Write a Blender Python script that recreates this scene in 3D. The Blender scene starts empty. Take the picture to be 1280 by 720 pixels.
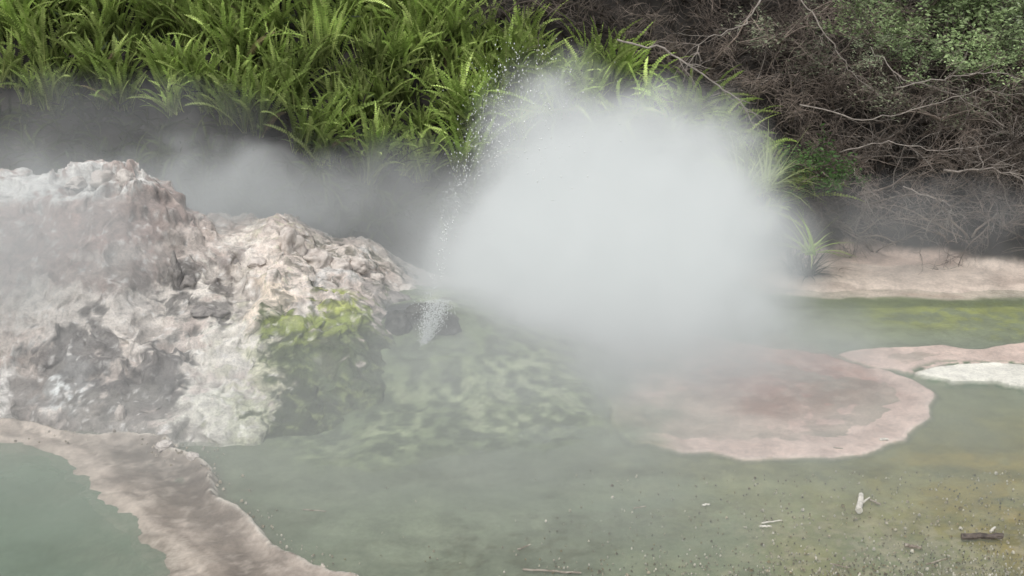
import bpy, math, random, bmesh
import numpy as np
from mathutils import Vector
random.seed(7); RNG=np.random.default_rng(11)
scene=bpy.context.scene
COL=scene.collection
scene.view_settings.view_transform='Standard'
scene.view_settings.look='None'
scene.view_settings.exposure=0

# ---------------------------------------------------------------- camera
CAMH=4.0; PITCH=math.radians(18); F=1545.0
cd=bpy.data.cameras.new('camera'); cam=bpy.data.objects.new('camera',cd); COL.objects.link(cam)
cam.location=(0,0,CAMH); cam.rotation_euler=(math.pi/2-PITCH,0,0)
cd.sensor_width=36; cd.lens=F/1280*36; cd.clip_end=500; cd.clip_start=0.05
scene.camera=cam
cP,sP=math.cos(PITCH),math.sin(PITCH)
def ray(u,v):
    du=u-640; dv=v-360
    return du, F*cP-dv*sP, -F*sP-dv*cP
def site(u,v,z=0.0):
    a,b,c=ray(u,v); t=(z-CAMH)/c; return a*t,b*t
def at_y(u,v,Y):
    a,b,c=ray(u,v); t=Y/b; return (a*t,Y,CAMH+c*t)

# ---------------------------------------------------------------- numpy noise
PERM=RNG.random((64,64,64))
def vnoise(x,y,z):
    xi=np.floor(x).astype(int);yi=np.floor(y).astype(int);zi=np.floor(z).astype(int)
    fx=x-xi;fy=y-yi;fz=z-zi
    fx=fx*fx*fx*(fx*(fx*6-15)+10);fy=fy*fy*fy*(fy*(fy*6-15)+10);fz=fz*fz*fz*(fz*(fz*6-15)+10)
    def g(a,b,c): return PERM[(xi+a)&63,(yi+b)&63,(zi+c)&63]
    def l(a,b,t): return a+(b-a)*t
    return l(l(l(g(0,0,0),g(1,0,0),fx),l(g(0,1,0),g(1,1,0),fx),fy),l(l(g(0,0,1),g(1,0,1),fx),l(g(0,1,1),g(1,1,1),fx),fy),fz)
def fbm(x,y,z,s=1.0,o=5,gain=0.5):
    x=np.asarray(x,float);y=np.asarray(y,float);z=np.asarray(z,float)+np.zeros_like(x)
    r=np.zeros_like(x);a=1;n=0
    for i in range(o):
        k=s*2.03**i
        r+=a*vnoise(x*k+17.3*i,y*k+5.1*i,z*k+9.7*i);n+=a;a*=gain
    return r/n
def ridged(x,y,z,s=1.0,o=5):
    x=np.asarray(x,float);z=np.asarray(z,float)+np.zeros_like(x)
    r=np.zeros_like(x);a=1;n=0
    for i in range(o):
        k=s*2.1**i
        r+=a*(1-np.abs(2*vnoise(x*k+7.3*i,y*k+3.1*i,z*k+1.7*i)-1));n+=a;a*=0.5
    return r/n
def ss(a,b,x):
    t=np.clip((x-a)/(b-a),0,1); return t*t*(3-2*t)
def sdf(poly,x,y):
    d=np.full(x.shape,1e9);ins=np.zeros(x.shape,bool);n=len(poly)
    for i in range(n):
        ax,ay=poly[i];bx,by=poly[(i+1)%n]
        ex,ey=bx-ax,by-ay
        t=np.clip(((x-ax)*ex+(y-ay)*ey)/(ex*ex+ey*ey+1e-12),0,1)
        d=np.minimum(d,np.hypot(x-ax-ex*t,y-ay-ey*t))
        c=((ay>y)!=(by>y))&(x<(bx-ax)*(y-ay)/((by-ay) if abs(by-ay)>1e-9 else 1e-9)+ax)
        ins^=c
    return np.where(ins,-d,d)
def wpoly(pts): return [site(u,v) for u,v in pts]

# ---------------------------------------------------------------- helpers
def make_obj(name,verts,faces,mat=None,smooth=True,col=None,parent=None):
    me=bpy.data.meshes.new(name)
    if isinstance(verts,np.ndarray): verts=verts.tolist()
    if isinstance(faces,np.ndarray): faces=faces.tolist()
    me.from_pydata(verts,[],faces)
    if smooth: me.polygons.foreach_set('use_smooth',[True]*len(me.polygons))
    if col is not None:
        ca=me.color_attributes.new('Col','FLOAT_COLOR','POINT')
        ca.data.foreach_set('color',np.asarray(col,dtype=np.float32).ravel())
    me.update()
    o=bpy.data.objects.new(name,me); COL.objects.link(o)
    if mat: me.materials.append(mat)
    if parent: o.parent=parent
    return o
def tag(o,label,cat,group=None,kind=None):
    o['label']=label;o['category']=cat
    if group:o['group']=group
    if kind:o['kind']=kind
    return o
class NT:
    def __init__(s,name):
        s.m=bpy.data.materials.new(name);s.m.use_nodes=True
        s.t=s.m.node_tree;s.n=s.t.nodes;s.n.clear();s.out=s.n.new('ShaderNodeOutputMaterial')
    def add(s,t,**k):
        nd=s.n.new(t)
        for a,b in k.items(): setattr(nd,a,b)
        return nd
    def l(s,a,b): s.t.links.new(a,b)
    def math(s,op,a,b=None,c=None,clamp=False):
        nd=s.n.new('ShaderNodeMath');nd.operation=op;nd.use_clamp=clamp
        for i,v in enumerate((a,b,c)):
            if v is None: continue
            if isinstance(v,(int,float)): nd.inputs[i].default_value=v
            else: s.l(v,nd.inputs[i])
        return nd.outputs[0]
    def noise(s,vec,scale,detail=4,rough=.6,dist=0):
        nd=s.n.new('ShaderNodeTexNoise');nd.inputs['Scale'].default_value=scale
        nd.inputs['Detail'].default_value=detail;nd.inputs['Roughness'].default_value=rough
        nd.inputs['Distortion'].default_value=dist
        s.l(vec,nd.inputs['Vector']);return nd.outputs[0]
    def ramp(s,v,a,b,lo,hi):
        nd=s.n.new('ShaderNodeMapRange');nd.interpolation_type='SMOOTHSTEP'
        s.l(v,nd.inputs[0]);nd.inputs[1].default_value=a;nd.inputs[2].default_value=b
        nd.inputs[3].default_value=lo;nd.inputs[4].default_value=hi;return nd.outputs[0]
    def scalecol(s,col,fac):
        nd=s.n.new('ShaderNodeVectorMath');nd.operation='SCALE'
        s.l(col,nd.inputs[0]);s.l(fac,nd.inputs['Scale']);return nd.outputs[0]

def earth_material(name,rough=0.75,bump=0.5,bs=9,fine=45,wetattr=False,contrast=0.5):
    T=NT(name);p=T.add('ShaderNodeBsdfPrincipled')
    at=T.add('ShaderNodeAttribute',attribute_name='Col')
    pos=T.add('ShaderNodeNewGeometry').outputs['Position']
    n1=T.noise(pos,bs,8,.65,.3);n2=T.noise(pos,fine,6,.7)
    f=T.math('ADD',T.ramp(n1,.3,.7,1-contrast,1+contrast*.6),T.ramp(n2,.3,.7,-contrast*.6,contrast*.5))
    T.l(T.scalecol(at.outputs['Color'],f),p.inputs['Base Color'])
    if wetattr:
        w=at.outputs['Alpha']
        T.l(T.math('ADD',T.math('MULTIPLY',w,-0.4),0.85),p.inputs['Roughness'])
    else: p.inputs['Roughness'].default_value=rough
    h=T.math('ADD',T.math('MULTIPLY',n1,.6),T.math('MULTIPLY',n2,.4))
    b=T.add('ShaderNodeBump');b.inputs['Strength'].default_value=bump;b.inputs['Distance'].default_value=.05
    T.l(h,b.inputs['Height'])
    if wetattr:
        T.l(T.math('MULTIPLY',T.math('SUBTRACT',1.02,w),bump),b.inputs['Strength'])
    T.l(b.outputs[0],p.inputs['Normal']);T.l(p.outputs[0],T.out.inputs['Surface'])
    return T.m
def leaf_material(name,tr=.35,rough=.6,spec=.25):
    T=NT(name);p=T.add('ShaderNodeBsdfPrincipled')
    at=T.add('ShaderNodeAttribute',attribute_name='Col')
    oi=T.add('ShaderNodeObjectInfo')
    pos=T.add('ShaderNodeNewGeometry').outputs['Position']
    f=T.math('MULTIPLY',T.ramp(oi.outputs['Random'],0,1,.75,1.25),T.ramp(T.noise(pos,2.2,3),.3,.7,.6,1.35))
    c=T.scalecol(at.outputs['Color'],f)
    T.l(c,p.inputs['Base Color']);p.inputs['Roughness'].default_value=rough
    p.inputs['Specular IOR Level'].default_value=spec
    tl=T.add('ShaderNodeBsdfTranslucent');T.l(c,tl.inputs['Color'])
    mx=T.add('ShaderNodeMixShader');mx.inputs[0].default_value=tr
    T.l(p.outputs[0],mx.inputs[1]);T.l(tl.outputs[0],mx.inputs[2]);T.l(mx.outputs[0],T.out.inputs['Surface'])
    return T.m
def simple_material(name,c1,c2,scale=12,rough=.8,bump=.4,rnd=False):
    T=NT(name);p=T.add('ShaderNodeBsdfPrincipled')
    pos=T.add('ShaderNodeNewGeometry').outputs['Position']
    n=T.noise(pos,scale,7,.65)
    cr=T.add('ShaderNodeValToRGB');cr.color_ramp.elements[0].position=.35;cr.color_ramp.elements[1].position=.65
    cr.color_ramp.elements[0].color=(*c1,1);cr.color_ramp.elements[1].color=(*c2,1)
    T.l(n,cr.inputs[0]);c=cr.outputs[0]
    if rnd:
        f=T.math('MULTIPLY',T.ramp(T.add('ShaderNodeObjectInfo').outputs['Random'],0,1,.55,1.25),T.ramp(T.noise(pos,1.1,3),.35,.65,.4,1.3))
        c=T.scalecol(c,f)
    T.l(c,p.inputs['Base Color']);p.inputs['Roughness'].default_value=rough
    b=T.add('ShaderNodeBump');b.inputs['Strength'].default_value=bump;b.inputs['Distance'].default_value=.03
    T.l(n,b.inputs['Height']);T.l(b.outputs[0],p.inputs['Normal']);T.l(p.outputs[0],T.out.inputs['Surface'])
    return T.m

M_ground=earth_material('wet_sinter_ground',bump=.45,bs=4,fine=34,wetattr=True,contrast=.24)
M_mound=earth_material('sinter_crust',rough=.85,bump=.85,bs=10,fine=52,contrast=.32)
M_fern=leaf_material('fern_green',.42,.65,.2)
M_leaf=leaf_material('shrub_leaf',.3)
M_twig=simple_material('dry_twig',(.105,.083,.068),(.26,.215,.18),6,.85,.4,True)
M_pale=simple_material('bleached_branch',(.19,.165,.145),(.34,.305,.27),14,.85)
M_rockd=simple_material('dark_wet_rock',(.14,.13,.125),(.34,.315,.295),14,.7,.9)
M_rockv=simple_material('black_vent_rock',(.025,.027,.025),(.11,.11,.10),14,.5,.9)
M_rockl=simple_material('pale_sinter_rock',(.42,.37,.335),(.70,.65,.60),11,.85,.9)
M_drift=simple_material('driftwood',(.13,.10,.075),(.42,.38,.32),22,.8)

# ---------------------------------------------------------------- terrain functions
P_plat=wpoly([(752,470),(757,505),(772,533),(800,553),(850,565),(920,571),(1000,572),(1080,568),(1130,550),(1155,520),(1160,492),(1130,472),(1085,458),(1050,445),(1110,437),(1180,431),(1235,437),(1290,428),(1450,425),(1450,455),(1280,457),(1180,456),(1150,470),(1120,462),(1080,460),(1030,446),(980,438),(900,425),(800,415),(760,435)])
P_platd=wpoly([(850,420),(860,480),(920,520),(1000,528),(1070,520),(1105,498),(1095,472),(1040,450),(960,425)])
P_white=wpoly([(1148,470),(1180,458),(1240,456),(1290,462),(1450,462),(1450,494),(1290,488),(1240,478),(1190,479)])
P_pool=wpoly([(-300,557),(0,553),(60,563),(120,598),(180,645),(215,685),(232,720),(240,800),(200,1000),(-500,1000)])
P_rim=wpoly([(-300,525),(0,530),(100,545),(200,555),(255,590),(270,625),(312,668),(340,690),(415,718),(520,775),(600,1000),(-600,1000)])
P_rimd=wpoly([(130,560),(200,565),(245,600),(265,640),(285,680),(330,712),(390,790),(300,760),(240,670),(200,620),(160,585)])
P_shore=wpoly([(900,345),(960,366),(1030,372),(1100,370),(1190,373),(1280,371),(1600,368),(1600,290),(1100,290),(960,310)])
P_strip=wpoly([(975,372),(1130,374),(1400,373),(1400,380),(1270,382),(1100,382),(980,386)])
P_olive=wpoly([(1080,378),(1400,374),(1400,406),(1250,422),(1190,410),(1090,402)])
P_terr=wpoly([(330,560),(400,590),(560,575),(680,575),(760,530),(740,440),(640,400),(560,380),(470,370),(380,400),(330,480)])
LB=[(-12,12.3),(-2,12.35),(0,12.6),(2,12.9),(3.2,13.1),(3.8,13.25),(5.2,12.75),(6.2,12.4),(8,12.2)]
def bank(x,y):
    Yb=np.interp(x,[a for a,_ in LB],[b for _,b in LB])
    Yb=Yb+(fbm(x,x*0,0,0.9,3)-.5)*.35
    d=np.maximum(0,y-Yb)
    s=np.interp(x,[-2,1,3.5],[1.15,1.0,.85])
    z=s*np.where(d<.3,d*d/.6,d-.15)
    z=np.where(z<3.2,z,3.2+(z-3.2)*.35)
    z=np.minimum(z,9)
    return z+(fbm(x,y,0,1.1,4)-.5)*.7*np.clip(d,0,1)
def groundh(x,y,detail=True):
    wx=x+(fbm(x,y,0,2.2,5)-.5)*.26; wy=y+(fbm(x,y,7,2.2,5)-.5)*.26
    z=(fbm(x,y,3,.5,3)-.5)*.035-.012
    vx,vy=-.75,10.6
    d=np.hypot((x-vx)/1.8,(y-vy-.1)/2.0)
    z=z+.40*ss(1.1,.0,d)
    z=z+(ridged(x,y,0,1.3,5)-.42)*.16*ss(.25,-.4,sdf(P_terr,wx,wy))
    dp=sdf(P_plat,wx,wy)
    z=z+.030*ss(.06,-.03,dp)-.012*ss(-.04,-.4,dp)
    z=z+.04*ss(.02,-.03,sdf(P_white,wx,wy))
    dr=sdf(P_rim,wx,wy)
    z=z+.06*ss(.06,-.05,dr)+.03*ss(-.12,-.04,dr)*ss(.02,-.03,dr)-.20*ss(.05,-.7,sdf(P_pool,wx,wy))
    z=z-.03*ss(.1,-.15,sdf(P_rimd,wx,wy))
    z=z+.07*ss(.0,-.7,sdf(P_shore,wx,wy))
    b=bank(x,y)
    if detail: z=z+(fbm(x,y,1,9,4)-.5)*(.008+.05*np.clip(b*2,0,1)+.035*ss(.1,-.1,dr))
    return z+b
# mound profile
base=[(-300,530),(0,533),(60,540),(130,552),(200,566),(270,563),(330,556),(390,552),(440,535),(500,490),(560,430)]
crest=[(-350,226,11.0),(-100,226,11.0),(0,224,11.0),(60,222,11.0),(130,218,11.0),(175,222,11.0),(200,246,11.0),(235,280,11.1),(280,297,11.1),(320,296,11.15),(348,286,11.2),(385,300,11.2),(412,318,11.25),(450,320,11.3),(485,342,11.2),(512,352,11.1),(535,384,11.0),(575,396,10.7)]
bx=[];by=[]
for u,v in base:
    a,b=site(u,v);bx.append(a);by.append(b)
cx=[];cy=[];cz=[]
for u,v,Y in crest:
    a,b,c=at_y(u,v,Y);cx.append(a);cy.append(b);cz.append(c)
XEND=-.55
def moundh(x,y):
    wx=x+(fbm(x,y,20,1.3,3)-.5)*.3
    b=np.interp(wx,bx,by)+(fbm(x,y,11,2.5,3)-.5)*.25;cyy=np.interp(wx,cx,cy);h=np.interp(wx,cx,cz)
    t=(y-b)/np.maximum(cyy-b,.3)
    front=np.clip(t,0,1)
    prof=np.where(t<1,.62*front**.75+.38*ss(.25,1,front),1-.6*ss(0,1.3,(t-1)*1.8))
    prof=prof*ss(0,.06,t)
    e=ss(XEND,XEND-.9,x)
    z=h*prof*(.25+.75*e)*ss(XEND,XEND-.15,x)
    m=ss(0,.25,t)*e*np.clip(h/1.1,.4,1)
    rr=ridged(x,y,5,2.6,5)-.5
    smooth_mask=ss(.42,.64,fbm(x,y,41,.9,4))
    cr=1-.55*smooth_mask
    moss=ss(-2.15,-1.75,x)*ss(10.7,10.3,y)
    z=z+m*(1-.6*moss)*((ridged(x,y,0,.9,5)-.58)*.32+cr*(np.sign(rr)*np.abs(rr)**.75*.25+(ridged(x,y,8,6,4)-.5)*.14+(fbm(x,y,2,14,4)-.5)*.11))
    q=.2;zz=(z+(fbm(x,y,4,1.5,3)-.5)*.5)/q;k=np.floor(zz);st=q*(k+ss(.3,.7,zz-k))-(zz*q-z)
    z=z+(st-z)*(.6*m*(1-moss)*cr)
    lump=ss(1.1,.3,np.hypot((x+1.5)/.92,(y-9.85)/.92)+(fbm(x,y,33,2.5,4)-.5)*.45)
    z=z+.21*lump*ss(0,.15,t)+moss*((ridged(x,y,6,4,4)-.5)*.11+(fbm(x,y,2,16,3)-.5)*.06)*ss(0,.1,t)*e
    return np.where((t<-.02)|(x>XEND+.02),-.3,z-.04*(1-ss(0,.1,t)))
def surf(x,y): return np.maximum(groundh(x,y,False),moundh(x,y))
def hit(u,v):
    a,b,c=ray(u,v)
    t=np.linspace(.003,.013,900)
    x=a*t;y=b*t;z=CAMH+c*t
    h=surf(x,y);k=np.argmax(h>z)
    return float(x[k]),float(y[k]),float(z[k])

def patches(x,y,z,c,lst):
    n=fbm(x,y,z,3.0,5,.6)-.5
    n2=fbm(x,y,z,14,3,.6)-.5
    for (u,v,r,colr,st) in lst:
        px,py,pz=hit(u,v)
        if isinstance(r,tuple): rx,rz=r
        else: rx=rz=r
        d=np.sqrt(((x-px)/rx)**2+((z-pz)/rz)**2+((y-py)/(max(rx,rz)*1.4))**2)+n*2.2+n2*1.6
        w=(ss(1.2,.8,d)*st)[:,None]
        c[:]=c*(1-w)+np.array(colr)*w
    return c

# ---------------------------------------------------------------- ground sheet
def axis(lo,hi,step,flo,fhi):
    core=np.arange(lo,hi+step/2,step);a=[];s=step;p=hi
    while p<fhi: s*=1.25;p+=s;a.append(p)
    b=[];s=step;p=lo
    while p>flo: s*=1.25;p-=s;b.append(p)
    return np.array(b[::-1]+list(core)+a)
def grid_faces(nx,ny):
    i=np.arange(nx*ny).reshape(ny,nx)
    return np.stack([i[:-1,:-1].ravel(),i[:-1,1:].ravel(),i[1:,1:].ravel(),i[1:,:-1].ravel()],1)
xs=axis(-6.2,6.6,.021,-120,120);ys=axis(6.2,13.8,.02,-60,150)
X,Y=np.meshgrid(xs,ys);x=X.ravel();y=Y.ravel()
z=groundh(x,y)
wx=x+(fbm(x,y,0,2.2,5)-.5)*.26; wy=y+(fbm(x,y,7,2.2,5)-.5)*.26
n=fbm(x,y,0,1.2,5);n2=fbm(x,y,4,5,4);n3=fbm(x,y,9,20,3);n4=fbm(x*.5,y,12,2.2,5)
C=np.zeros((len(x),3));C[:]=(.205,.235,.165)
wet=np.full(len(x),.9)
def lay(w,colr,wv=None):
    global wet
    w=np.clip(w,0,1)[:,None];C[:]=C*(1-w)+np.array(colr)*w
    if wv is not None: wet=wet*(1-w[:,0])+wv*w[:,0]
lay(ss(.42,.60,n4)*.7,(.13,.145,.10))
lay(ss(.5,.7,n2)*.25,(.28,.30,.22))
lay(ss(.2,3.0,x+(n-.5)*2)*ss(10.4,8.8,y)*.9,(.225,.24,.10))
lay(ss(1.6,3.6,x+(n-.5)*2)*ss(9.6,7.6,y)*.95,(.33,.24,.065))
lay(ss(.42,.56,n4)*ss(9.6,8.4,y)*ss(0,2.5,x)*.6,(.15,.15,.065))
lay(ss(.5,.6,n2)*ss(9.3,8,y)*ss(0,2.5,x)*.4,(.31,.31,.17))
lay(ss(.50,.58,n3)*ss(8.0,6.8,y)*ss(.5,2.5,x)*.7,(.40,.35,.25),.3)
lay(ss(.58,.64,n3)*ss(.45,.55,n4)*ss(8.8,7.6,y)*ss(-2,0,x)*.5,(.10,.10,.06),.6)
dt=sdf(P_terr,wx,wy)
n5=fbm(x,y,15,11,5,.65)
lay(ss(.3,-.4,dt)*.9,(.145,.185,.10))
lay(ss(.15,-.3,dt)*ss(.46,.62,n*.5+n5*.5)*.7,(.23,.28,.145),.75)
lay(ss(.15,-.3,dt)*ss(.54,.64,n5)*ss(.46,.62,n)*.6,(.40,.44,.28),.6)
lay(ss(0,-.2,dt)*ss(.52,.38,n5)*.7,(.065,.085,.045))
lay(ss(10.6,11.2,y)*ss(1.5,2.6,x),(.245,.275,.165))
lay(ss(.12,-.15,sdf(P_olive,wx,wy))*.85*ss(.40,.54,n4*.5+n5*.5+.03),(.34,.37,.11))
lay(ss(10.4,11.0,y)*ss(11.7,11.3,y)*ss(1.5,2.6,x)*ss(.48,.6,n4)*.6,(.14,.165,.08))
dp=sdf(P_plat,wx,wy)
pf=ss(.75,1.6,x+(n-.5)*1.6)*(1-.5*ss(9.8,10.6,y+(n-.5))*ss(3.2,2.6,x))
lay(ss(.04,-.02,dp)*pf,(.60,.475,.41),.75)
lay(ss(.25,-.30,sdf(P_platd,wx,wy)+(n-.5)*.8+(n5-.5)*.3)*pf,(.30,.165,.125),.85)
lay(ss(.0,-.2,dp)*ss(.5,.62,n5)*.4*pf,(.50,.37,.31))
lay(ss(-.04,-.01,dp)*ss(.03,-.01,dp)*ss(.4,.5,n3+.1)*.35*pf*ss(9.6,9.2,y),(.72,.64,.57),.4)
lay(ss(.01,.02,dp)*ss(.07,.02,dp)*.6*ss(9.8,9.4,y),(.09,.10,.065))
dw=sdf(P_white,wx,wy)
lay(ss(.03,-.02,dw),(.80,.78,.69),.1)
lay(ss(.0,.03,dw)*ss(.14,.03,dw)*ss(.4,.6,n3),(.07,.13,.05))
ds=sdf(P_shore,wx,wy)
lay(ss(.05,-.08,ds),(.64,.55,.475),.6)
lay(ss(0,-.1,ds)*ss(.5,.62,n)*.6,(.50,.38,.32))
lay(ss(0,-.1,ds)*ss(.5,.62,n4)*.5,(.44,.36,.31))
lay(ss(.06,-.02,sdf(P_strip,wx,wy))*.6,(.11,.135,.06),.6)
dr=sdf(P_rim,wx,wy);dpo=sdf(P_pool,wx,wy)
lay(ss(.10,-.06,dr+(n5-.5)*.1),(.40,.345,.295),.75)
stre=fbm((x-y)*.5,(x+y)*2.6,3,1.6,5)
lay(ss(.05,-.05,dr)*ss(.44,.56,stre)*.7,(.25,.215,.18),.7)
lay(ss(.05,-.05,dr)*ss(.54,.6,stre*.6+n5*.4)*.6,(.56,.49,.42),.5)
lay(ss(.3,-.15,sdf(P_rimd,wx,wy)+(n2-.5)*.4)*.9,(.17,.145,.12),.8)
lay(ss(.05,-.05,dr)*ss(.56,.63,n5)*.35,(.5,.44,.38),.4)
lay(ss(-.07,-.02,dr)*ss(.03,0,dr)*ss(.42,.52,n3*.6+n2*.4+.04)*ss(-3.6,-2.9,x),(.72,.67,.59),.1)
lay(ss(.01,.03,dr)*ss(.16,.03,dr)*.4*ss(-3.9,-3.2,x),(.10,.095,.08))
lay(ss(.06,.0,dpo)*ss(-.05,.0,dpo)*.4,(.55,.48,.41),.5)
lay(ss(.10,-.7,dpo),(.17,.20,.15),.6)
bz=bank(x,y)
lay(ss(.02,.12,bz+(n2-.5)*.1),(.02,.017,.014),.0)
vd=np.hypot((x+.88)/.34,(y-10.45)/.35)+(n2-.5)*.6
lay(ss(1.2,.7,vd),(.035,.037,.035),.9)
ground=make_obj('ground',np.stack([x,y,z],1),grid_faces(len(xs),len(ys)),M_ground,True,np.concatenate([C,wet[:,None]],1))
tag(ground,'wet geothermal flat with green algae and pink sinter terraces','ground',kind='structure')

# ---------------------------------------------------------------- water
def water_mat(name,colr,flo,fhi,rough,bump,bscale):
    T=NT(name);p=T.add('ShaderNodeBsdfPrincipled')
    p.inputs['Base Color'].default_value=(*colr,1);p.inputs['Roughness'].default_value=rough
    pos=T.add('ShaderNodeNewGeometry').outputs['Position']
    b=T.add('ShaderNodeBump');b.inputs['Strength'].default_value=bump;b.inputs['Distance'].default_value=.01
    T.l(T.noise(pos,bscale,4,.55),b.inputs['Height']);T.l(b.outputs[0],p.inputs['Normal'])
    tr=T.add('ShaderNodeBsdfTransparent');mx=T.add('ShaderNodeMixShader')
    T.l(T.ramp(T.noise(pos,.8,5,.6),.3,.7,flo,fhi),mx.inputs[0])
    T.l(tr.outputs[0],mx.inputs[1]);T.l(p.outputs[0],mx.inputs[2]);T.l(mx.outputs[0],T.out.inputs['Surface'])
    return T.m
pw=[(a,b_,.03) for a,b_ in P_pool]
pool=make_obj('pool_water',pw,[list(range(len(pw)))],water_mat('milky_green_water',(.22,.285,.215),.4,.7,.2,.3,5),False)
tag(pool,'still milky green thermal pool','water',kind='structure')
sw=make_obj('shallow_water',[(-9,3,.006),(12,3,.006),(12,13.4,.006),(-9,13.4,.006)],[[0,1,2,3]],water_mat('shallow_film_water',(.29,.335,.255),.08,.38,.22,.25,7),False)
tag(sw,'thin milky sheet of warm water over algae','water',kind='structure')

# ---------------------------------------------------------------- mound
mx=np.arange(-7.0,XEND+.03,.014);my=np.arange(8.0,12.6,.014)
X,Y=np.meshgrid(mx,my);x=X.ravel();y=Y.ravel();z=moundh(x,y)
dx=(fbm(x,y,z+3,5,4)-.5)*.18;dy=(fbm(x,y,z+13,5,4)-.5)*.18
C=np.zeros((len(x),3));C[:]=(.62,.55,.50)
n=fbm(x,y,z,1.3,5,.6);n2=fbm(x,y,z,6,4,.6);n3=fbm(x,y,z,22,3)
def layc(w,c):
    w=np.clip(w,0,1)[:,None];C[:]=C*(1-w)+np.array(c)*w
layc(ss(.42,.58,n)*.8,(.77,.72,.66))
layc(ss(.52,.66,n2)*.4,(.48,.39,.35))
layc(ss(.8,1.2,z+(n-.5)*.8)*ss(-2.6,-3.2,x)*.65,(.43,.325,.295))
PL=[(280,360,(.8,.28),(.83,.78,.71),.95),(370,340,(.4,.3),(.79,.70,.63),.9),(150,370,(.6,.25),(.75,.69,.63),.8),(420,330,(.5,.15),(.73,.67,.61),.7),
(290,440,(.35,.5),(.80,.77,.70),.85),(260,530,(.5,.2),(.75,.74,.66),.85),(100,400,(.5,.2),(.73,.68,.63),.7),(330,375,(.3,.15),(.85,.74,.62),.9),
(110,226,(.8,.12),(.76,.76,.73),.95),(20,236,(.6,.10),(.72,.72,.69),.85),
(75,478,(.22,.22),(.83,.86,.85),.95),(10,490,(.15,.3),(.78,.77,.74),.8),
(95,440,(.38,.22),(.18,.17,.165),.9),(185,475,(.30,.34),(.14,.13,.125),.94),(45,490,(.2,.2),(.22,.205,.19),.8),(150,530,(.6,.12),(.25,.235,.215),.8),
(255,385,(.30,.12),(.18,.17,.16),.9),(240,415,(.18,.1),(.2,.19,.175),.8),(285,328,(.2,.09),(.26,.23,.22),.75),(190,330,(.3,.12),(.36,.29,.26),.65),(150,350,(.3,.06),(.34,.28,.26),.55),
(230,335,(.15,.14),(.18,.17,.16),.85),(490,375,(.22,.06),(.15,.15,.14),.85),(440,335,(.35,.1),(.64,.63,.61),.8),(470,355,(.25,.05),(.26,.25,.24),.7),
(90,290,(.8,.22),(.40,.275,.24),.8),(40,315,(.4,.22),(.43,.315,.28),.7),(180,265,(.45,.2),(.33,.265,.24),.7),(100,340,(.5,.08),(.34,.25,.22),.65),
(345,480,(.25,.45),(.56,.56,.38),.75),(320,520,(.3,.2),(.54,.56,.42),.6),
(400,470,(.42,.6),(.075,.095,.045),.96),(445,490,(.5,.5),(.10,.13,.065),.96),(395,500,(.3,.4),(.075,.095,.045),.95),(430,425,(.42,.25),(.09,.115,.05),.95),(490,470,(.5,.4),(.12,.155,.08),.92),(535,440,(.4,.2),(.12,.155,.085),.9),
(425,396,(.42,.08),(.29,.35,.085),.93),(435,384,(.30,.06),(.42,.47,.12),.92),(475,425,(.2,.2),(.07,.085,.05),.75),
(515,405,(.2,.12),(.05,.055,.05),.95)]
patches(x,y,z,C,PL)
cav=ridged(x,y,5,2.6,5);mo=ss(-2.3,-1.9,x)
layc(ss(.5,.33,cav)*.5*(1-.6*mo),(.22,.19,.175))  # shadow in the clefts painted into the crust colour
layc(ss(.66,.76,n3)*.6*ss(.12,.25,C.max(1)),(.84,.82,.79))
n6=fbm(x,y,z,12,5,.65)
layc(ss(.55,.63,n6)*ss(.3,.15,C.max(1))*mo*.7,(.25,.295,.13))
layc(ss(.47,.38,n6)*mo*.6,(.045,.058,.03))
layc(ss(.60,.66,n6)*ss(-2.6,-2.2,x)*ss(-1.7,-2.0,x)*.6,(.5,.5,.36))
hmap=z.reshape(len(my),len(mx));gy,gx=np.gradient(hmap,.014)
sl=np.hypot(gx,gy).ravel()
layc(ss(2.2,5.5,sl)*.4*(1-mo),(.25,.22,.205))  # steep ledge faces painted darker as shade
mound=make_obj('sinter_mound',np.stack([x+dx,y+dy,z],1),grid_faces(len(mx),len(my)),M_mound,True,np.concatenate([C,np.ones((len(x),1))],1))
bm=bmesh.new();bm.from_mesh(mound.data)
dele=[f for f in bm.faces if max(v.co.z for v in f.verts)<-.2]
bmesh.ops.delete(bm,geom=dele,context='FACES');bm.to_mesh(mound.data);bm.free()
tag(mound,'craggy pink and white sinter mound with mossy green flank','rock')

# ---------------------------------------------------------------- rocks
def rock(name,u,v,size,mat,label,sc=(1,1,1),seed=0,z0=0,spiky=.5):
    bm=bmesh.new();bmesh.ops.create_icosphere(bm,subdivisions=4,radius=1)
    P=np.array([v_.co[:] for v_ in bm.verts]);fc=[[q.index for q in f.verts] for f in bm.faces];bm.free()
    r=1+(ridged(P[:,0]+seed*3.1,P[:,1]+seed,P[:,2]+seed,1.1,5)-.6)*spiky*1.6+(fbm(P[:,0],P[:,1]+seed,P[:,2],5,3)-.5)*.3
    P=P*r[:,None]*np.array(sc)*size
    o=make_obj(name,P,fc,mat);px,py,pz=hit(u,v);o.location=(px,py+size*.35,pz+z0-size*.25)
    o.rotation_euler=(0,0,seed*1.3);tag(o,label,'rock','rocks on the sinter mound');return o
rock('sinter_rock',217,352,.10,M_rockd,'dark upright rock spike on pale sinter',(.5,.5,1.7),1,.05,.9)
rock('sinter_rock',233,356,.08,M_rockd,'dark jagged rock on pale sinter',(.8,.8,1.1),2,.01,.9)
rock('sinter_rock',262,384,.11,M_rockd,'dark porous rock slab on pale sinter',(1.5,1.1,.5),3,-.02,.9)
rock('sinter_rock',295,328,.08,M_rockd,'grey rough rock beside pink sinter ledge',(1.2,1,.6),5)
rock('sinter_rock',320,326,.08,M_rockl,'pale crusted rock on the mound',(1.3,1,.6),6)
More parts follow.
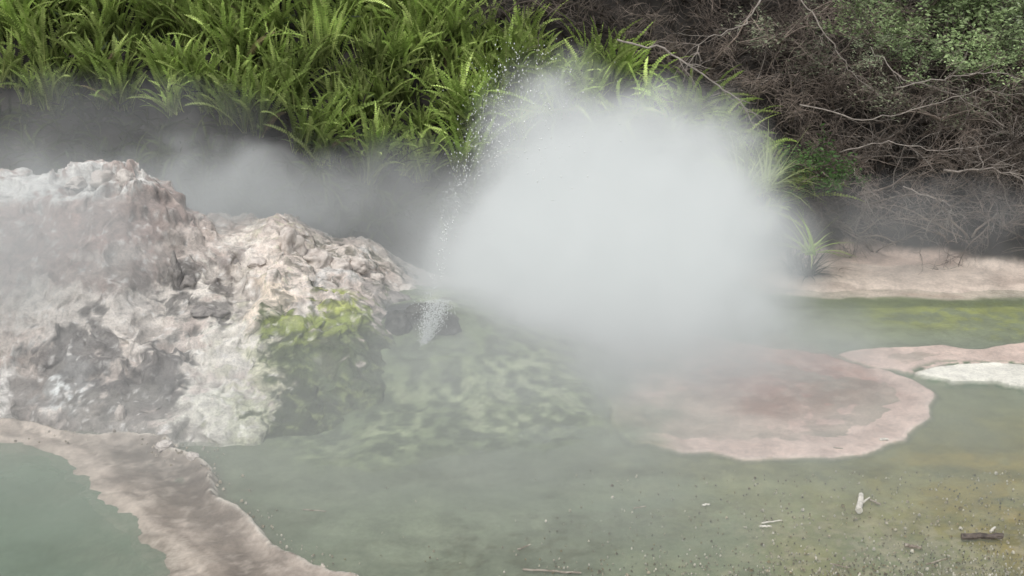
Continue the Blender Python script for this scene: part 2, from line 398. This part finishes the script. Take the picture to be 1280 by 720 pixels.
rock('sinter_rock',360,312,.14,M_rockl,'large pinkish sinter block on the mound ridge',(.8,.9,1.2),7,.02,.7)
rock('sinter_rock',393,327,.12,M_rockl,'pinkish sinter block leaning on the ridge',(1.3,1,.8),8,0.02,.7)
rock('sinter_rock',425,335,.10,M_rockl,'grey white rock on the mound ridge',(1,1,.8),9,.02)
rock('sinter_rock',448,332,.09,M_rockl,'grey white rock on the mound ridge',(1,1,.9),10,.02)
rock('sinter_rock',468,347,.08,M_rockl,'grey rounded rock near the vent',(1.2,1,.7),11)
rock('sinter_rock',490,374,.11,M_rockd,'dark wet rock near the vent',(1.4,1,.6),12)
rock('sinter_rock',508,362,.08,M_rockl,'pale rock near the vent',(1.2,1,.7),13)
rock('sinter_rock',497,412,.13,M_rockv,'dark wet rock at the vent mouth',(.9,.9,1.0),14,.03)
rock('sinter_rock',560,412,.13,M_rockv,'dark wet rock at the vent mouth',(1,.9,.9),15,.03)
rock('sinter_rock',530,396,.12,M_rockv,'black wet stone behind the water jet',(1.3,.7,.8),22,.04)
rock('sinter_rock',128,228,.10,M_rockl,'white crusted rock on the mound top',(1.2,1,.8),16,.03,.8)
rock('sinter_rock',155,226,.08,M_rockl,'white crusted rock on the mound top',(1.0,1,.9),17,.02,.8)
rock('sinter_rock',95,230,.08,M_rockl,'white crusted rock on the mound top',(1.6,1,.6),18,.02,.8)
rock('sinter_rock',150,522,.06,M_rockl,'small white stone at the mound foot',(.6,.6,1.2),19,.03)
rock('sinter_rock',205,560,.05,M_rockl,'small pale stone at the mound foot',(1.2,1,.7),20,.02)
rock('sinter_rock',240,573,.04,M_rockl,'small pale stone at the mound foot',(1.2,1,.7),21,.02)

# ---------------------------------------------------------------- tubes
def tube(V,Fc,pts,r0,r1,sides=3):
    n=len(pts);b0=len(V)
    for i,p in enumerate(pts):
        d=(pts[min(i+1,n-1)]-pts[max(i-1,0)])
        if d.length<1e-6: d=Vector((0,0,1))
        d.normalize();a=d.cross(Vector((.31,.2,.93)));
        if a.length<1e-3: a=d.cross(Vector((1,0,0)))
        a.normalize();c=d.cross(a);r=r0+(r1-r0)*i/(n-1)
        for k in range(sides):
            th=2*math.pi*k/sides;V.append(tuple(p+a*(r*math.cos(th))+c*(r*math.sin(th))))
    for i in range(n-1):
        for k in range(sides):
            k2=(k+1)%sides;Fc.append((b0+i*sides+k,b0+i*sides+k2,b0+(i+1)*sides+k2,b0+(i+1)*sides+k))
    Fc.append(tuple(b0+k for k in range(sides))[::-1]);Fc.append(tuple(b0+(n-1)*sides+k for k in range(sides)))

# ---------------------------------------------------------------- ferns
def fern_mesh(name,seed,nf=24,L0=.75,bright=1.0,up=(55,92),dro=(5,75)):
    R=random.Random(seed);V=[];Fc=[];Cc=[]
    for f in range(nf):
        az=R.uniform(0,2*math.pi);L=L0*R.uniform(.5,1.1);el=math.radians(R.uniform(*up));dr=math.radians(R.uniform(*dro))
        dead=R.random()<.02
        g=R.uniform(.6,1.25)*bright
        base=(.33*g,.455*g,.12*g) if not dead else (.30*bright,.25*bright,.14*bright)
        if R.random()<.4 and not dead: base=(.49*g,.61*g,.20*g)
        ns=30;p=Vector((R.uniform(-.11,.11),R.uniform(-.11,.11),0));st=L/ns;W=R.uniform(.024,.034)*L0/.75
        side=Vector((-math.sin(az),math.cos(az),0));tw=R.uniform(-.9,.9);rach=[];wig=R.uniform(-.5,.5)
        for i in range(ns+1):
            t=i/ns;a=el-dr*t**1.6;az2=az+wig*t
            d=Vector((math.cos(az2)*math.cos(a),math.sin(az2)*math.cos(a),math.sin(a)))
            p=p+d*st
            nrm=side.cross(d);nrm.normalize()
            sd=(side*math.cos(tw)+nrm*math.sin(tw));upv=sd.cross(d)
            if i%3==0: rach.append(p.copy())
            if t>.06:
                w=W*min(1,(t-.04)*6)*(1-t**5)**.8+.004
                for sgn in (-1,1):
                    b0=len(V);w2=w*R.uniform(.72,1.15)
                    dir_=(sd*sgn+d*.25+upv*R.uniform(-.5,-.1)).normalized()
                    tip=p+dir_*w2;mid=p+dir_*w2*.6;hw=st*.42
                    V.extend([tuple(p-d*hw*.9),tuple(mid-d*hw),tuple(tip),tuple(mid+d*hw*.9),tuple(p+d*hw*.9)])
                    Fc.append((b0,b0+1,b0+2,b0+3,b0+4))
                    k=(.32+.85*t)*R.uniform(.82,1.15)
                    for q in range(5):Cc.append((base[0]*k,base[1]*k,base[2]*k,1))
        b0=len(V);tube(V,Fc,rach,.004,.0015,3)
        for q in range(len(V)-b0):Cc.append((base[0]*1.0,base[1]*.88,base[2],1))
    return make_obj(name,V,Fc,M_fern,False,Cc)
fern_src=[fern_mesh('fern_plant',100+i,40,.62+.05*i,1.0) for i in range(6)]
fern_long=[fern_mesh('fern_plant',140+i,22,.9,.95,(25,75),(40,110)) for i in range(2)]
fern_dark=[fern_mesh('fern_plant',160+i,22,.6,.2,(10,80),(40,120)) for i in range(2)]  # shade of the lower bank put into the frond colour
def place(src,x,y,z,s,rz,tilt=(0,0)):
    if not src.get('used'):
        o=src;o['used']=1
    else:
        o=src.copy();COL.objects.link(o)
        for ch in src.children:
            c=ch.copy();COL.objects.link(c);c.parent=o
    o.location=(x,y,z);o.scale=(s,s,s);o.rotation_euler=(tilt[0],tilt[1],rz);return o
def ghv(x,y): return groundh(np.asarray(x,float),np.asarray(y,float),False)
def bh(x,y): return float(ghv([x],[y])[0])
R=random.Random(5)
def scatter(n,xr,yr,lim,top,mind,umin=-1e9,seed=1):
    rg=np.random.default_rng(seed);x=rg.uniform(*xr,n*25);y=rg.uniform(*yr,n*25);z=ghv(x,y)
    dz=z-CAMH;dep=y*cP-dz*sP;up=y*sP+dz*cP;u=640+F*x/dep;v=360-F*up/dep
    ok=(v<np.interp(u,*lim))&(v>np.interp(u,*top))&(u>umin)
    pts=[]
    for a,b,c in zip(x[ok],y[ok],z[ok]):
        if any((a-p[0])**2+(b-p[1])**2+(c-p[2])**2<mind**2 for p in pts): continue
        pts.append((float(a),float(b),float(c)))
        if len(pts)>=n: break
    return pts
FL='bright green sword fern with arching fronds on dark bank';FG='sword ferns covering the bank'
for (x,y,z) in scatter(215,(-7.2,1.2),(12.6,16.2),([-150,0,150,260,330,460,600,640,700],[138,148,140,150,200,240,225,190,150]),([-150,0,380,520,640,700],[-120,-120,-110,-20,60,95]),.21,seed=3):
    o=place(R.choice(fern_src),x,y,z+.02,R.uniform(.7,1.2),R.uniform(0,6.28),(R.uniform(-.05,.35),R.uniform(-.05,.4)))
    tag(o,FL,'fern',FG)
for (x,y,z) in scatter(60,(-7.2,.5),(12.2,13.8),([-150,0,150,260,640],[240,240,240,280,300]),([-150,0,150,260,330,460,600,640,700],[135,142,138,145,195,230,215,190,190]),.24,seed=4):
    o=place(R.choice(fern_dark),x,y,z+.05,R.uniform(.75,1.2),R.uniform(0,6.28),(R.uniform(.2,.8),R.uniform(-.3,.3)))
    tag(o,'fern coloured dark for shade, drooping on the steamy lower bank','fern','shaded ferns low on the bank')
for (u,v,s) in [(700,110,.9),(735,120,.9),(775,125,.9),(805,115,1),(830,130,1),(855,125,1),(880,155,1),(905,175,1.1),(930,195,1.1),(950,215,1),(960,190,.8),(920,230,1),(865,105,.8),(890,135,.8),(660,60,.7),(690,80,.7),(955,245,.8)]:
    x,y,z=hit(u,v+40)
    o=place(R.choice(fern_long),x,y-.35,z+.1,s,R.uniform(0,6.28),(R.uniform(.1,.6),R.uniform(0,.6)))
    tag(o,'long-fronded green fern hanging behind the steam','fern',FG)

# ---------------------------------------------------------------- bare shrubs
def grow(R,p,d,L,n,wob,grav):
    pts=[p.copy()];d=d.normalized()
    for i in range(n):
        d=(d+Vector((R.gauss(0,wob),R.gauss(0,wob),R.gauss(0,wob)+grav))).normalized()
        p=p+d*(L/n);pts.append(p.copy())
    return pts
def rdir(R,zlo=-.3,zhi=1):
    a=R.uniform(0,6.283);z=R.uniform(zlo,zhi);r=math.sqrt(max(0,1-z*z));return Vector((r*math.cos(a),r*math.sin(a),z))
def shrub(seed,stems=6,L=1.3,mat=None,nb=9,nc=8,rs=1.0):
    R=random.Random(seed);V=[];Fc=[];V2=[];F2=[]
    for s in range(stems):
        d=rdir(R,.2,.9)
        st=grow(R,Vector((R.uniform(-.005,.005),R.uniform(-.005,.005),-.05)),d,L*R.uniform(.7,1.1),9,.17,-.07)
        tube(V,Fc,st,R.uniform(.011,.018)*rs,.004,5)
        for b in range(nb):
            k=R.randint(2,9);br=grow(R,st[k],rdir(R,-.3,.9)+(st[k]-st[k-1])*5,L*R.uniform(.25,.5),6,.22,-.08)
            tube(V2,F2,br,.005*rs,.0025*rs,3)
            for c in range(nc):
                k=R.randint(1,6);tw=grow(R,br[k],rdir(R,-.6,.9)+(br[k]-br[k-1])*6,R.uniform(.12,.34),4,.28,-.10)
                tube(V2,F2,tw,.003*rs,.0015*rs,3)
    mat=mat or M_twig
    o=make_obj('bare_shrub',V,Fc,mat);c=make_obj('twigs',V2,F2,mat,parent=o)
    return o
shr=[shrub(300+i) for i in range(5)]
shp=[shrub(330+i,4,1.1,M_pale,7,6,.85) for i in range(2)]
for (x,y,z) in scatter(128,(-.6,8.2),(12.6,17.2),([560,640,700,800,930,980,1040,1150,1300],[20,20,60,90,120,300,310,330,345]),([0,1300],[-170,-170]),.28,560,seed=8):
    o=place(R.choice(shr),x,y,z,R.uniform(.65,1.15),R.uniform(0,6.28),(R.uniform(0,.6),R.uniform(-.3,.3)))
    tag(o,'leafless brown scrub with tangled fine twigs on bank','shrub','bare scrub on the bank')
for (u,v,s) in [(1090,150,.7),(1140,170,.75),(1190,160,.8),(1240,160,.8),(1110,210,.6),(1220,210,.7),(930,90,.7),(1010,120,.6),(1270,190,.8),(1170,235,.6),(1260,240,.6)]:
    x,y,z=hit(u,v+20)
    o=place(R.choice(shp),x,y-.25,z,s,R.uniform(0,6.28),(R.uniform(.3,.9),R.uniform(-.4,.4)))
    tag(o,'bleached grey dead shrub with wiry twigs','shrub','bleached dead shrubs')
def branch(pts_uvY,r,label,seed):
    R=random.Random(seed);cp=[Vector(at_y(*p)) for p in pts_uvY];pts=[]
    for i in range(len(cp)-1):
        for k in range(6): pts.append(cp[i].lerp(cp[i+1],k/6)+Vector((R.gauss(0,.012),R.gauss(0,.012),R.gauss(0,.012))))
    pts.append(cp[-1]);V=[];Fc=[];tube(V,Fc,pts,r,r*.35,6)
    for c in range(16):
        k=R.randint(3,len(pts)-1);tw=grow(R,pts[k],rdir(R,-.5,.8)+(pts[k]-pts[k-1]).normalized()*1.2,R.uniform(.15,.5),6,.2,-.03)
        tube(V,Fc,tw,r*.3,.0015,4)
    o=make_obj('dead_branch',V,Fc,M_pale);tag(o,label,'branch','dead branches in the scrub')
branch([(770,50,13.6),(830,62,13.5),(885,98,13.3),(925,125,13.2),(950,165,13.2)],.013,'pale curved dead branch arching out of scrub',1)
branch([(955,-10,14),(935,30,13.9),(885,45,13.7),(860,80,13.6)],.011,'pale dead branch hooked over the scrub',2)
branch([(1000,130,13.6),(1080,150,13.4),(1150,135,13.3),(1230,110,13.3),(1275,125,13.3)],.009,'grey bleached branch tangled in scrub',3)
branch([(1050,190,13.4),(1110,175,13.3),(1170,190,13.2),(1240,180,13.2)],.008,'grey bleached branch tangled in scrub',4)
branch([(1090,60,14),(1130,100,13.7),(1200,120,13.5),(1260,160,13.3)],.008,'grey bleached branch tangled in scrub',5)
branch([(1060,200,13.3),(1072,225,13.2),(1085,255,13.15)],.008,'thin pale branch hanging from scrub',6)
branch([(1120,110,13.5),(1190,95,13.5),(1250,90,13.5),(1290,105,13.4)],.008,'grey bleached branch tangled in scrub',7)
branch([(1180,215,13.0),(1230,212,12.9),(1290,222,12.8)],.014,'brown low branch at the scrub foot',8)
branch([(1130,235,13.1),(1190,255,12.9),(1185,275,12.8)],.008,'thin dead branch at the scrub foot',9)
branch([(1000,-5,14.4),(1030,40,14.2),(1060,85,14),(1100,120,13.8)],.009,'grey bleached branch tangled in scrub',10)

# ---------------------------------------------------------------- leafy shrubs
def leafy(seed,n=1500,rad=.55,colr=(.09,.15,.05),ls=.03):
    R=random.Random(seed);V=[];Fc=[];V2=[];F2=[];Cc=[];tips=[]
    for s in range(7):
        st=grow(R,Vector((0,0,-.1)),rdir(R,.1,.95),rad*1.7,7,.2,0);tube(V,Fc,st,.014,.004,4)
        for b in range(6):
            k=R.randint(3,7);br=grow(R,st[k],rdir(R,-.3,1),rad*.6,5,.25,0);tube(V,Fc,br,.005,.002,3);tips+=br[1:]
    for i in range(n):
        c=R.choice(tips)+Vector((R.gauss(0,.05),R.gauss(0,.05),R.gauss(0,.05)))
        a=rdir(R,-.6,.6);b=a.cross(rdir(R,-1,1)).normalized();l=ls*R.uniform(.6,1.4)
        b0=len(V2);V2+= [tuple(c-a*l),tuple(c+b*l*.4),tuple(c+a*l),tuple(c-b*l*.4)];F2.append((b0,b0+1,b0+2,b0+3))
        g=R.uniform(.6,1.4);Cc+=[(colr[0]*g,colr[1]*g,colr[2]*g,1)]*4
    o=make_obj('leafy_shrub',V,Fc,M_twig);make_obj('foliage',V2,F2,M_leaf,False,Cc,parent=o);return o
lf=[leafy(500,colr=(.30,.39,.19)),leafy(501,colr=(.26,.35,.17)),leafy(502,n=1300,colr=(.33,.39,.25),ls=.026)]
lg=leafy(503,n=600,colr=(.19,.21,.14),ls=.024)
for (u,v,Y,s) in [(1110,25,14.4,.8),(1150,60,14.1,.6),(1190,15,14.6,1.),(1240,35,14.4,1),(1280,20,14.6,1),(1215,70,14.0,.6),(1270,75,13.9,.7),(1095,60,14.0,.4),(1150,-20,15.2,1.1),(1230,-30,15.2,1.2),(1310,60,14.2,1)]:
    x,y,z=at_y(u,v,Y);o=place(R.choice(lf),x,y,z-.3*s,s,R.uniform(0,6.28))
    tag(o,'pale green small-leaved shrub among bare scrub','shrub','leafy shrubs on the bank')
for (u,v,Y,s) in [(1040,50,14.2,.8),(1180,120,13.6,.7),(1260,130,13.5,.7),(980,20,14.6,.8),(1120,95,13.8,.7)]:
    x,y,z=at_y(u,v,Y);o=place(lg,x,y,z-.3*s,s,R.uniform(0,6.28))
    tag(o,'grey-green sparse shrub among bare scrub','shrub','grey-green sparse shrubs')
dk=[leafy(510,n=700,rad=.3,colr=(.10,.19,.06),ls=.028)]
for (u,v,Y,s) in [(1028,200,12.9,.8),(1045,215,12.8,.6),(1005,190,12.9,.6)]:
    x,y,z=at_y(u,v,Y);o=place(dk[0],x,y,z-.1,s,R.uniform(0,6.28));tag(o,'small dark green leafy sprig in front of scrub','shrub','green sprigs')
V=[];Fc=[];Cc=[]
R2=random.Random(9);nn=26000
ax=RNG.uniform(-8,9,nn);ay=RNG.uniform(12.4,18.5,nn);az=ghv(ax,ay);ab=bank(ax,ay)
for i in range(nn):
    if ab[i]<.25: continue
    h=R2.random()**2*.55
    c=Vector((ax[i],ay[i],az[i]+h-.02));a=rdir(R2,-.4,.9);b=a.cross(rdir(R2,-1,1)).normalized();l=R2.uniform(.03,.11)
    b0=len(V);V+=[tuple(c-a*l),tuple(c+b*l*.16),tuple(c+a*l),tuple(c-b*l*.16)];Fc.append((b0,b0+1,b0+2,b0+3))
    g=R2.uniform(.3,1.2)
    k=(.04,.033,.026) if (ax[i]>.5 or R2.random()<.45) else (.03,.05,.016)
    Cc+=[(k[0]*g,k[1]*g,k[2]*g,1)]*4
ug=make_obj('undergrowth',V,Fc,M_leaf,False,Cc);tag(ug,'dark dead leaf litter and undergrowth on the bank','undergrowth',kind='stuff')

def clump(u,v,Y,n,L,colr,label,seed,cat='grass',W=1.0):
    R=random.Random(seed);V=[];Fc=[];Cc=[]
    for i in range(n):
        d=rdir(R,.45,1);p=grow(R,Vector((R.uniform(-.05,.05),R.uniform(-.05,.05),0)),d,L*R.uniform(.6,1.1),6,.06,-.13)
        sd=d.cross(Vector((0,0,1))).normalized();w=R.uniform(.006,.011)*W;b0=len(V)
        g=R.uniform(.6,1.3)
        for j,q in enumerate(p):
            ww=w*(1-j/6.3);V+= [tuple(q-sd*ww),tuple(q+sd*ww)];Cc+=[(colr[0]*g,colr[1]*g,colr[2]*g,1)]*2
        for j in range(6):Fc.append((b0+2*j,b0+2*j+1,b0+2*j+3,b0+2*j+2))
    o=make_obj('grass_tuft',V,Fc,M_leaf,False,Cc);o.location=at_y(u,v,Y);tag(o,label,cat,'grass tufts at the foot of the bank')
clump(1010,345,12.6,90,.45,(.06,.065,.04),'dark drooping sedge tuft on sinter shore',1)
clump(1012,318,12.35,40,.6,(.36,.46,.15),'bright green grass tuft on sinter shore',2,W=2.0)
clump(992,335,12.75,110,.45,(.05,.055,.035),'dark drooping sedge tuft on sinter shore',3)
clump(925,245,12.2,70,.9,(.38,.45,.2),'long arching pale green blades beside steam',4,W=1.7)
clump(955,240,12.3,50,.8,(.38,.45,.2),'long arching pale green blades beside steam',5,W=1.7)

# ---------------------------------------------------------------- driftwood and gravel
def stick(u,v,L,r,ang,label,mat=M_drift,seed=0,fork=False):
    R=random.Random(seed);x,y=site(u,v,.02);d=Vector((math.cos(ang),math.sin(ang),.03))
    p=[Vector((0,0,0))+d*(L*(k/7-.5))+Vector((R.gauss(0,r*.25),R.gauss(0,r*.25),R.gauss(0,r*.2))) for k in range(8)]
    V=[];Fc=[];tube(V,Fc,p,r,r*.7,7)
    if fork:
        d2=Vector((math.cos(ang-.5),math.sin(ang-.5),.1));q=[p[3]+d2*(L*.5*k/4) for k in range(5)];tube(V,Fc,q,r*.45,r*.2,6)
    o=make_obj('driftwood_stick',V,Fc,mat,False);o.location=(x,y,max(.004,bh(x,y))+r*.7);tag(o,label,'stick','driftwood on the wet flat')
M_white=simple_material('bleached_wood',(.5,.47,.41),(.75,.72,.65),25,.8)
stick(1075,629,.24,.024,1.25,'short white bleached forked stick on wet mud',M_white,1,True)
stick(1093,625,.09,.008,2.2,'thin twig beside the white stick',M_drift,2)
stick(1228,670,.27,.024,.05,'dark broken stick on wet gravel',simple_material('dark_wood',(.05,.04,.035),(.16,.13,.11),22),3,True)
stick(1241,660,.08,.010,.9,'small pale chip beside dark stick',M_white,4)
stick(965,650,.14,.006,.2,'thin pale twig on wet mud',M_white,5)
stick(957,656,.08,.008,-.1,'small pale twig on wet mud',M_white,6)
stick(690,712,.36,.008,-.15,'long thin twig lying in shallow water',M_drift,7)
stick(655,682,.10,.006,.6,'small twig in shallow water',M_drift,8)
stick(1142,682,.10,.014,-.3,'small grey wood chip on gravel',M_drift,9)
stick(883,629,.05,.008,.1,'tiny pale chip on wet mud',M_white,10)
stick(1105,550,.06,.012,.1,'tiny pale chip beside sinter rim',M_white,11)
stick(393,636,.16,.005,-.2,'thin pale twig in shallow water',M_drift,12)
stick(1048,560,.07,.006,-.3,'tiny dark twig on pink sinter',M_drift,13)
stick(1170,700,.16,.006,.4,'thin brown twig on wet gravel',M_drift,14)
stick(1050,705,.12,.005,-.5,'thin brown twig on wet gravel',M_drift,15)
stick(800,632,.09,.005,.3,'thin pale twig in shallow water',M_drift,16)
V=[];Fc=[];Cc=[]
R3=random.Random(3);PB=[]
def pebble(x,y,r,g): PB.append((x,y,r,g))
for i in range(5600):
    u=600+740*R3.random()**.42 if R3.random()<.95 else R3.uniform(380,1280);v=738-150*R3.random()**3.2
    if v<690 and R3.random()<.45: continue
    x,y=site(u,v);g=R3.choice([(.34,.30,.22),(.46,.42,.34),(.55,.51,.44),(.18,.15,.10),(.22,.18,.10),(.13,.11,.08)])
    pebble(x,y,R3.uniform(.003,.008)*(1.8 if R3.random()<.08 else 1),g)
for i in range(200):
    u,v=R3.choice([(R3.gauss(230,30),R3.gauss(568,12)),(R3.uniform(250,420),0),(R3.gauss(100,60),R3.gauss(545,8))])
    if v==0: v=590+(u-255)*.8+R3.gauss(0,9)
    x,y=site(u,v);pebble(x,y,R3.uniform(.003,.012)*R3.choice([1,1,1.5]),R3.choice([(.5,.46,.4),(.42,.37,.31),(.3,.26,.2)]))
pz=ghv([p[0] for p in PB],[p[1] for p in PB])
for (x,y,r,g),z_ in zip(PB,pz):
    b0=len(V);a0=R3.uniform(0,6);z_=max(z_,.0)
    for k in range(6):
        th=a0+k*math.pi/3;rr=r*R3.uniform(.7,1.2);V.append((x+rr*math.cos(th),y+rr*math.sin(th),z_-.002))
    for k in range(6):
        th=a0+k*math.pi/3;rr=r*R3.uniform(.4,.7);V.append((x+rr*math.cos(th),y+rr*math.sin(th),z_+r*.6+.004))
    Fc.append(tuple(b0+6+k for k in range(6)))
    for k in range(6):
        k2=(k+1)%6;Fc.append((b0+k,b0+k2,b0+6+k2,b0+6+k))
    for q in range(12):Cc.append((*g,1))
gr=make_obj('gravel',V,Fc,earth_material('gravel_material',.7,.3,20,80),False,Cc);tag(gr,'scattered fine gravel and sinter crumbs on mud','gravel',kind='stuff')

# ---------------------------------------------------------------- water spray
def white_water(name,alpha):
    T=NT(name);p=T.add('ShaderNodeBsdfPrincipled');p.inputs['Base Color'].default_value=(.92,.95,.95,1);p.inputs['Roughness'].default_value=.3
    p.inputs['Alpha'].default_value=alpha
    T.l(p.outputs[0],T.out.inputs['Surface']);return T.m
V=[];Fc=[];vent=Vector(hit(528,425));vent=Vector((vent.x,vent.y-.02,vent.z))
def drop(c,r):
    b0=len(V);s=R3.uniform(1,2.2)
    for d in ((1,0,0),(-1,0,0),(0,1,0),(0,-1,0),(0,0,s),(0,0,-s)): V.append(tuple(c+Vector(d)*r))
    for f in ((0,2,4),(2,1,4),(1,3,4),(3,0,4),(2,0,5),(1,2,5),(3,1,5),(0,3,5)):Fc.append(tuple(b0+k for k in f))
for i in range(1500):
    vx=.95+R3.gauss(0,.17);vz=math.sqrt(2*9.8*(2.6*R3.uniform(.7,1.08)));tm=R3.uniform(0.02,.95)*vz/9.8
    if R3.random()<.35: tm=vz/9.8*R3.uniform(.7,1.35)
    c=vent+Vector((vx*tm*1.35,R3.gauss(0,.12)*tm-1.0*tm,vz*tm*.97-4.9*tm*tm))
    drop(c+Vector((R3.gauss(0,.03),R3.gauss(0,.03),R3.gauss(0,.03))),R3.choice([.0018,.002,.003,.003,.004,.005])*R3.uniform(.8,1.2))
for i in range(4500):
    an=R3.gauss(.25,.13);h=.48*R3.random()**1.2;drop(vent+Vector((h*an*1.3+R3.gauss(0,.018),-.12*h-.03+R3.gauss(0,.02),h-.08)),R3.uniform(.0012,.004))
sp=make_obj('water_spray',V,Fc,white_water('white_water',.85));tag(sp,'white droplets of hot water thrown up from the vent','water spray',kind='stuff')

# ---------------------------------------------------------------- steam
def steam_mat(name,D,lo=.0,hi=.9,A=.35,sc=1.2,step=1.6,col=(.95,.97,.965),em=0.0,detail=2,off=0.0):
    T=NT(name);tc=T.add('ShaderNodeTexCoord')
    g=T.add('ShaderNodeTexGradient',gradient_type='SPHERICAL');T.l(tc.outputs['Object'],g.inputs[0])
    pos=T.add('ShaderNodeNewGeometry').outputs['Position']
    va=T.add('ShaderNodeVectorMath',operation='ADD');T.l(pos,va.inputs[0]);va.inputs[1].default_value=(off*3.1,off*1.7,off)
    n=T.noise(va.outputs[0],sc,detail,.6,.5)
    gg=g.outputs['Fac']
    v=T.math('ADD',gg,T.math('MULTIPLY',T.math('SUBTRACT',n,.5),A))
    d=T.ramp(v,lo,hi,0,D)
    d=T.math('MULTIPLY',d,T.ramp(gg,0,.25,0,1))
    pv=T.add('ShaderNodeVolumePrincipled');pv.inputs['Color'].default_value=(*col,1)
    T.l(d,pv.inputs['Density'])
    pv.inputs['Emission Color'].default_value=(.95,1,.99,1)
    T.l(T.math('MULTIPLY',d,em),pv.inputs['Emission Strength'])  # vapour glows slightly, standing in for multiple scattering
    T.l(pv.outputs[0],T.out.inputs['Volume'])
    T.m.cycles.volume_step_rate=step
    return T.m
def puff(name,u,v,Y,rad,D,label,**k):
    bm=bmesh.new();bmesh.ops.create_icosphere(bm,subdivisions=3,radius=1.0);me=bpy.data.meshes.new(name);bm.to_mesh(me);bm.free()
    o=bpy.data.objects.new(name,me);COL.objects.link(o);o.location=at_y(u,v,Y);o.scale=rad
    me.materials.append(steam_mat(name+'_vapour',D,**k));tag(o,label,'steam','steam drifting over the springs','stuff' if name!='steam_plume' else None)
    return o
E=.30;E2=.16  # added glow strengths that brighten the steam
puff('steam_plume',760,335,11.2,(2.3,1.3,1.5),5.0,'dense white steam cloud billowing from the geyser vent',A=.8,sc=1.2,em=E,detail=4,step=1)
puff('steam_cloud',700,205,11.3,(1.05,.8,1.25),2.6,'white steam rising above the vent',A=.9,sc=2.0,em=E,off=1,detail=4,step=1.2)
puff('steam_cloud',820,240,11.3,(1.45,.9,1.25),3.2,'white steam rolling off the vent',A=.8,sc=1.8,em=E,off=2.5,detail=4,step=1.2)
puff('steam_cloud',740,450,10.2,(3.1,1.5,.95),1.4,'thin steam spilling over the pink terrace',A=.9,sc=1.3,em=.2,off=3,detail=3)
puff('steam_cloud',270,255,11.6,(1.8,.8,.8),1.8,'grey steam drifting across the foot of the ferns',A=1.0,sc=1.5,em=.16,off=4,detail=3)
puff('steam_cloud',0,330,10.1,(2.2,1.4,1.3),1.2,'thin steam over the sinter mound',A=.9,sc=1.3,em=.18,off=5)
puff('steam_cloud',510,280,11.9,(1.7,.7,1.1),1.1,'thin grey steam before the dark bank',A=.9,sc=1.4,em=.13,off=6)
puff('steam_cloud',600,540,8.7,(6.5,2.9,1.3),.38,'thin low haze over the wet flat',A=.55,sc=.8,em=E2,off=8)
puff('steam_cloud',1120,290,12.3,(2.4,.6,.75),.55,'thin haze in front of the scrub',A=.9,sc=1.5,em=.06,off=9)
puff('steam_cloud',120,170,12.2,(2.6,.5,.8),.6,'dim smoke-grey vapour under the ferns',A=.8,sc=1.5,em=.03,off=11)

# ---------------------------------------------------------------- light
w=bpy.data.worlds.new('World');scene.world=w;w.use_nodes=True;nt=w.node_tree;bg=nt.nodes['Background']
sk=nt.nodes.new('ShaderNodeTexSky');sk.sky_type='NISHITA';sk.sun_disc=False
EL=math.radians(58);AZ=math.radians(205)
sk.sun_elevation=EL;sk.sun_rotation=AZ;sk.dust_density=4;sk.ozone_density=.5
hs=nt.nodes.new('ShaderNodeHueSaturation');hs.inputs['Saturation'].default_value=.25
nt.links.new(sk.outputs[0],hs.inputs['Color']);nt.links.new(hs.outputs[0],bg.inputs['Color']);bg.inputs['Strength'].default_value=.15
sl=bpy.data.lights.new('sun','SUN');so=bpy.data.objects.new('sun',sl);COL.objects.link(so)
sl.energy=1.5;sl.angle=math.radians(14);sl.color=(1,.97,.92)
dirv=Vector((math.sin(AZ)*math.cos(EL),math.cos(AZ)*math.cos(EL),math.sin(EL)))
so.rotation_euler=dirv.to_track_quat('Z','Y').to_euler()
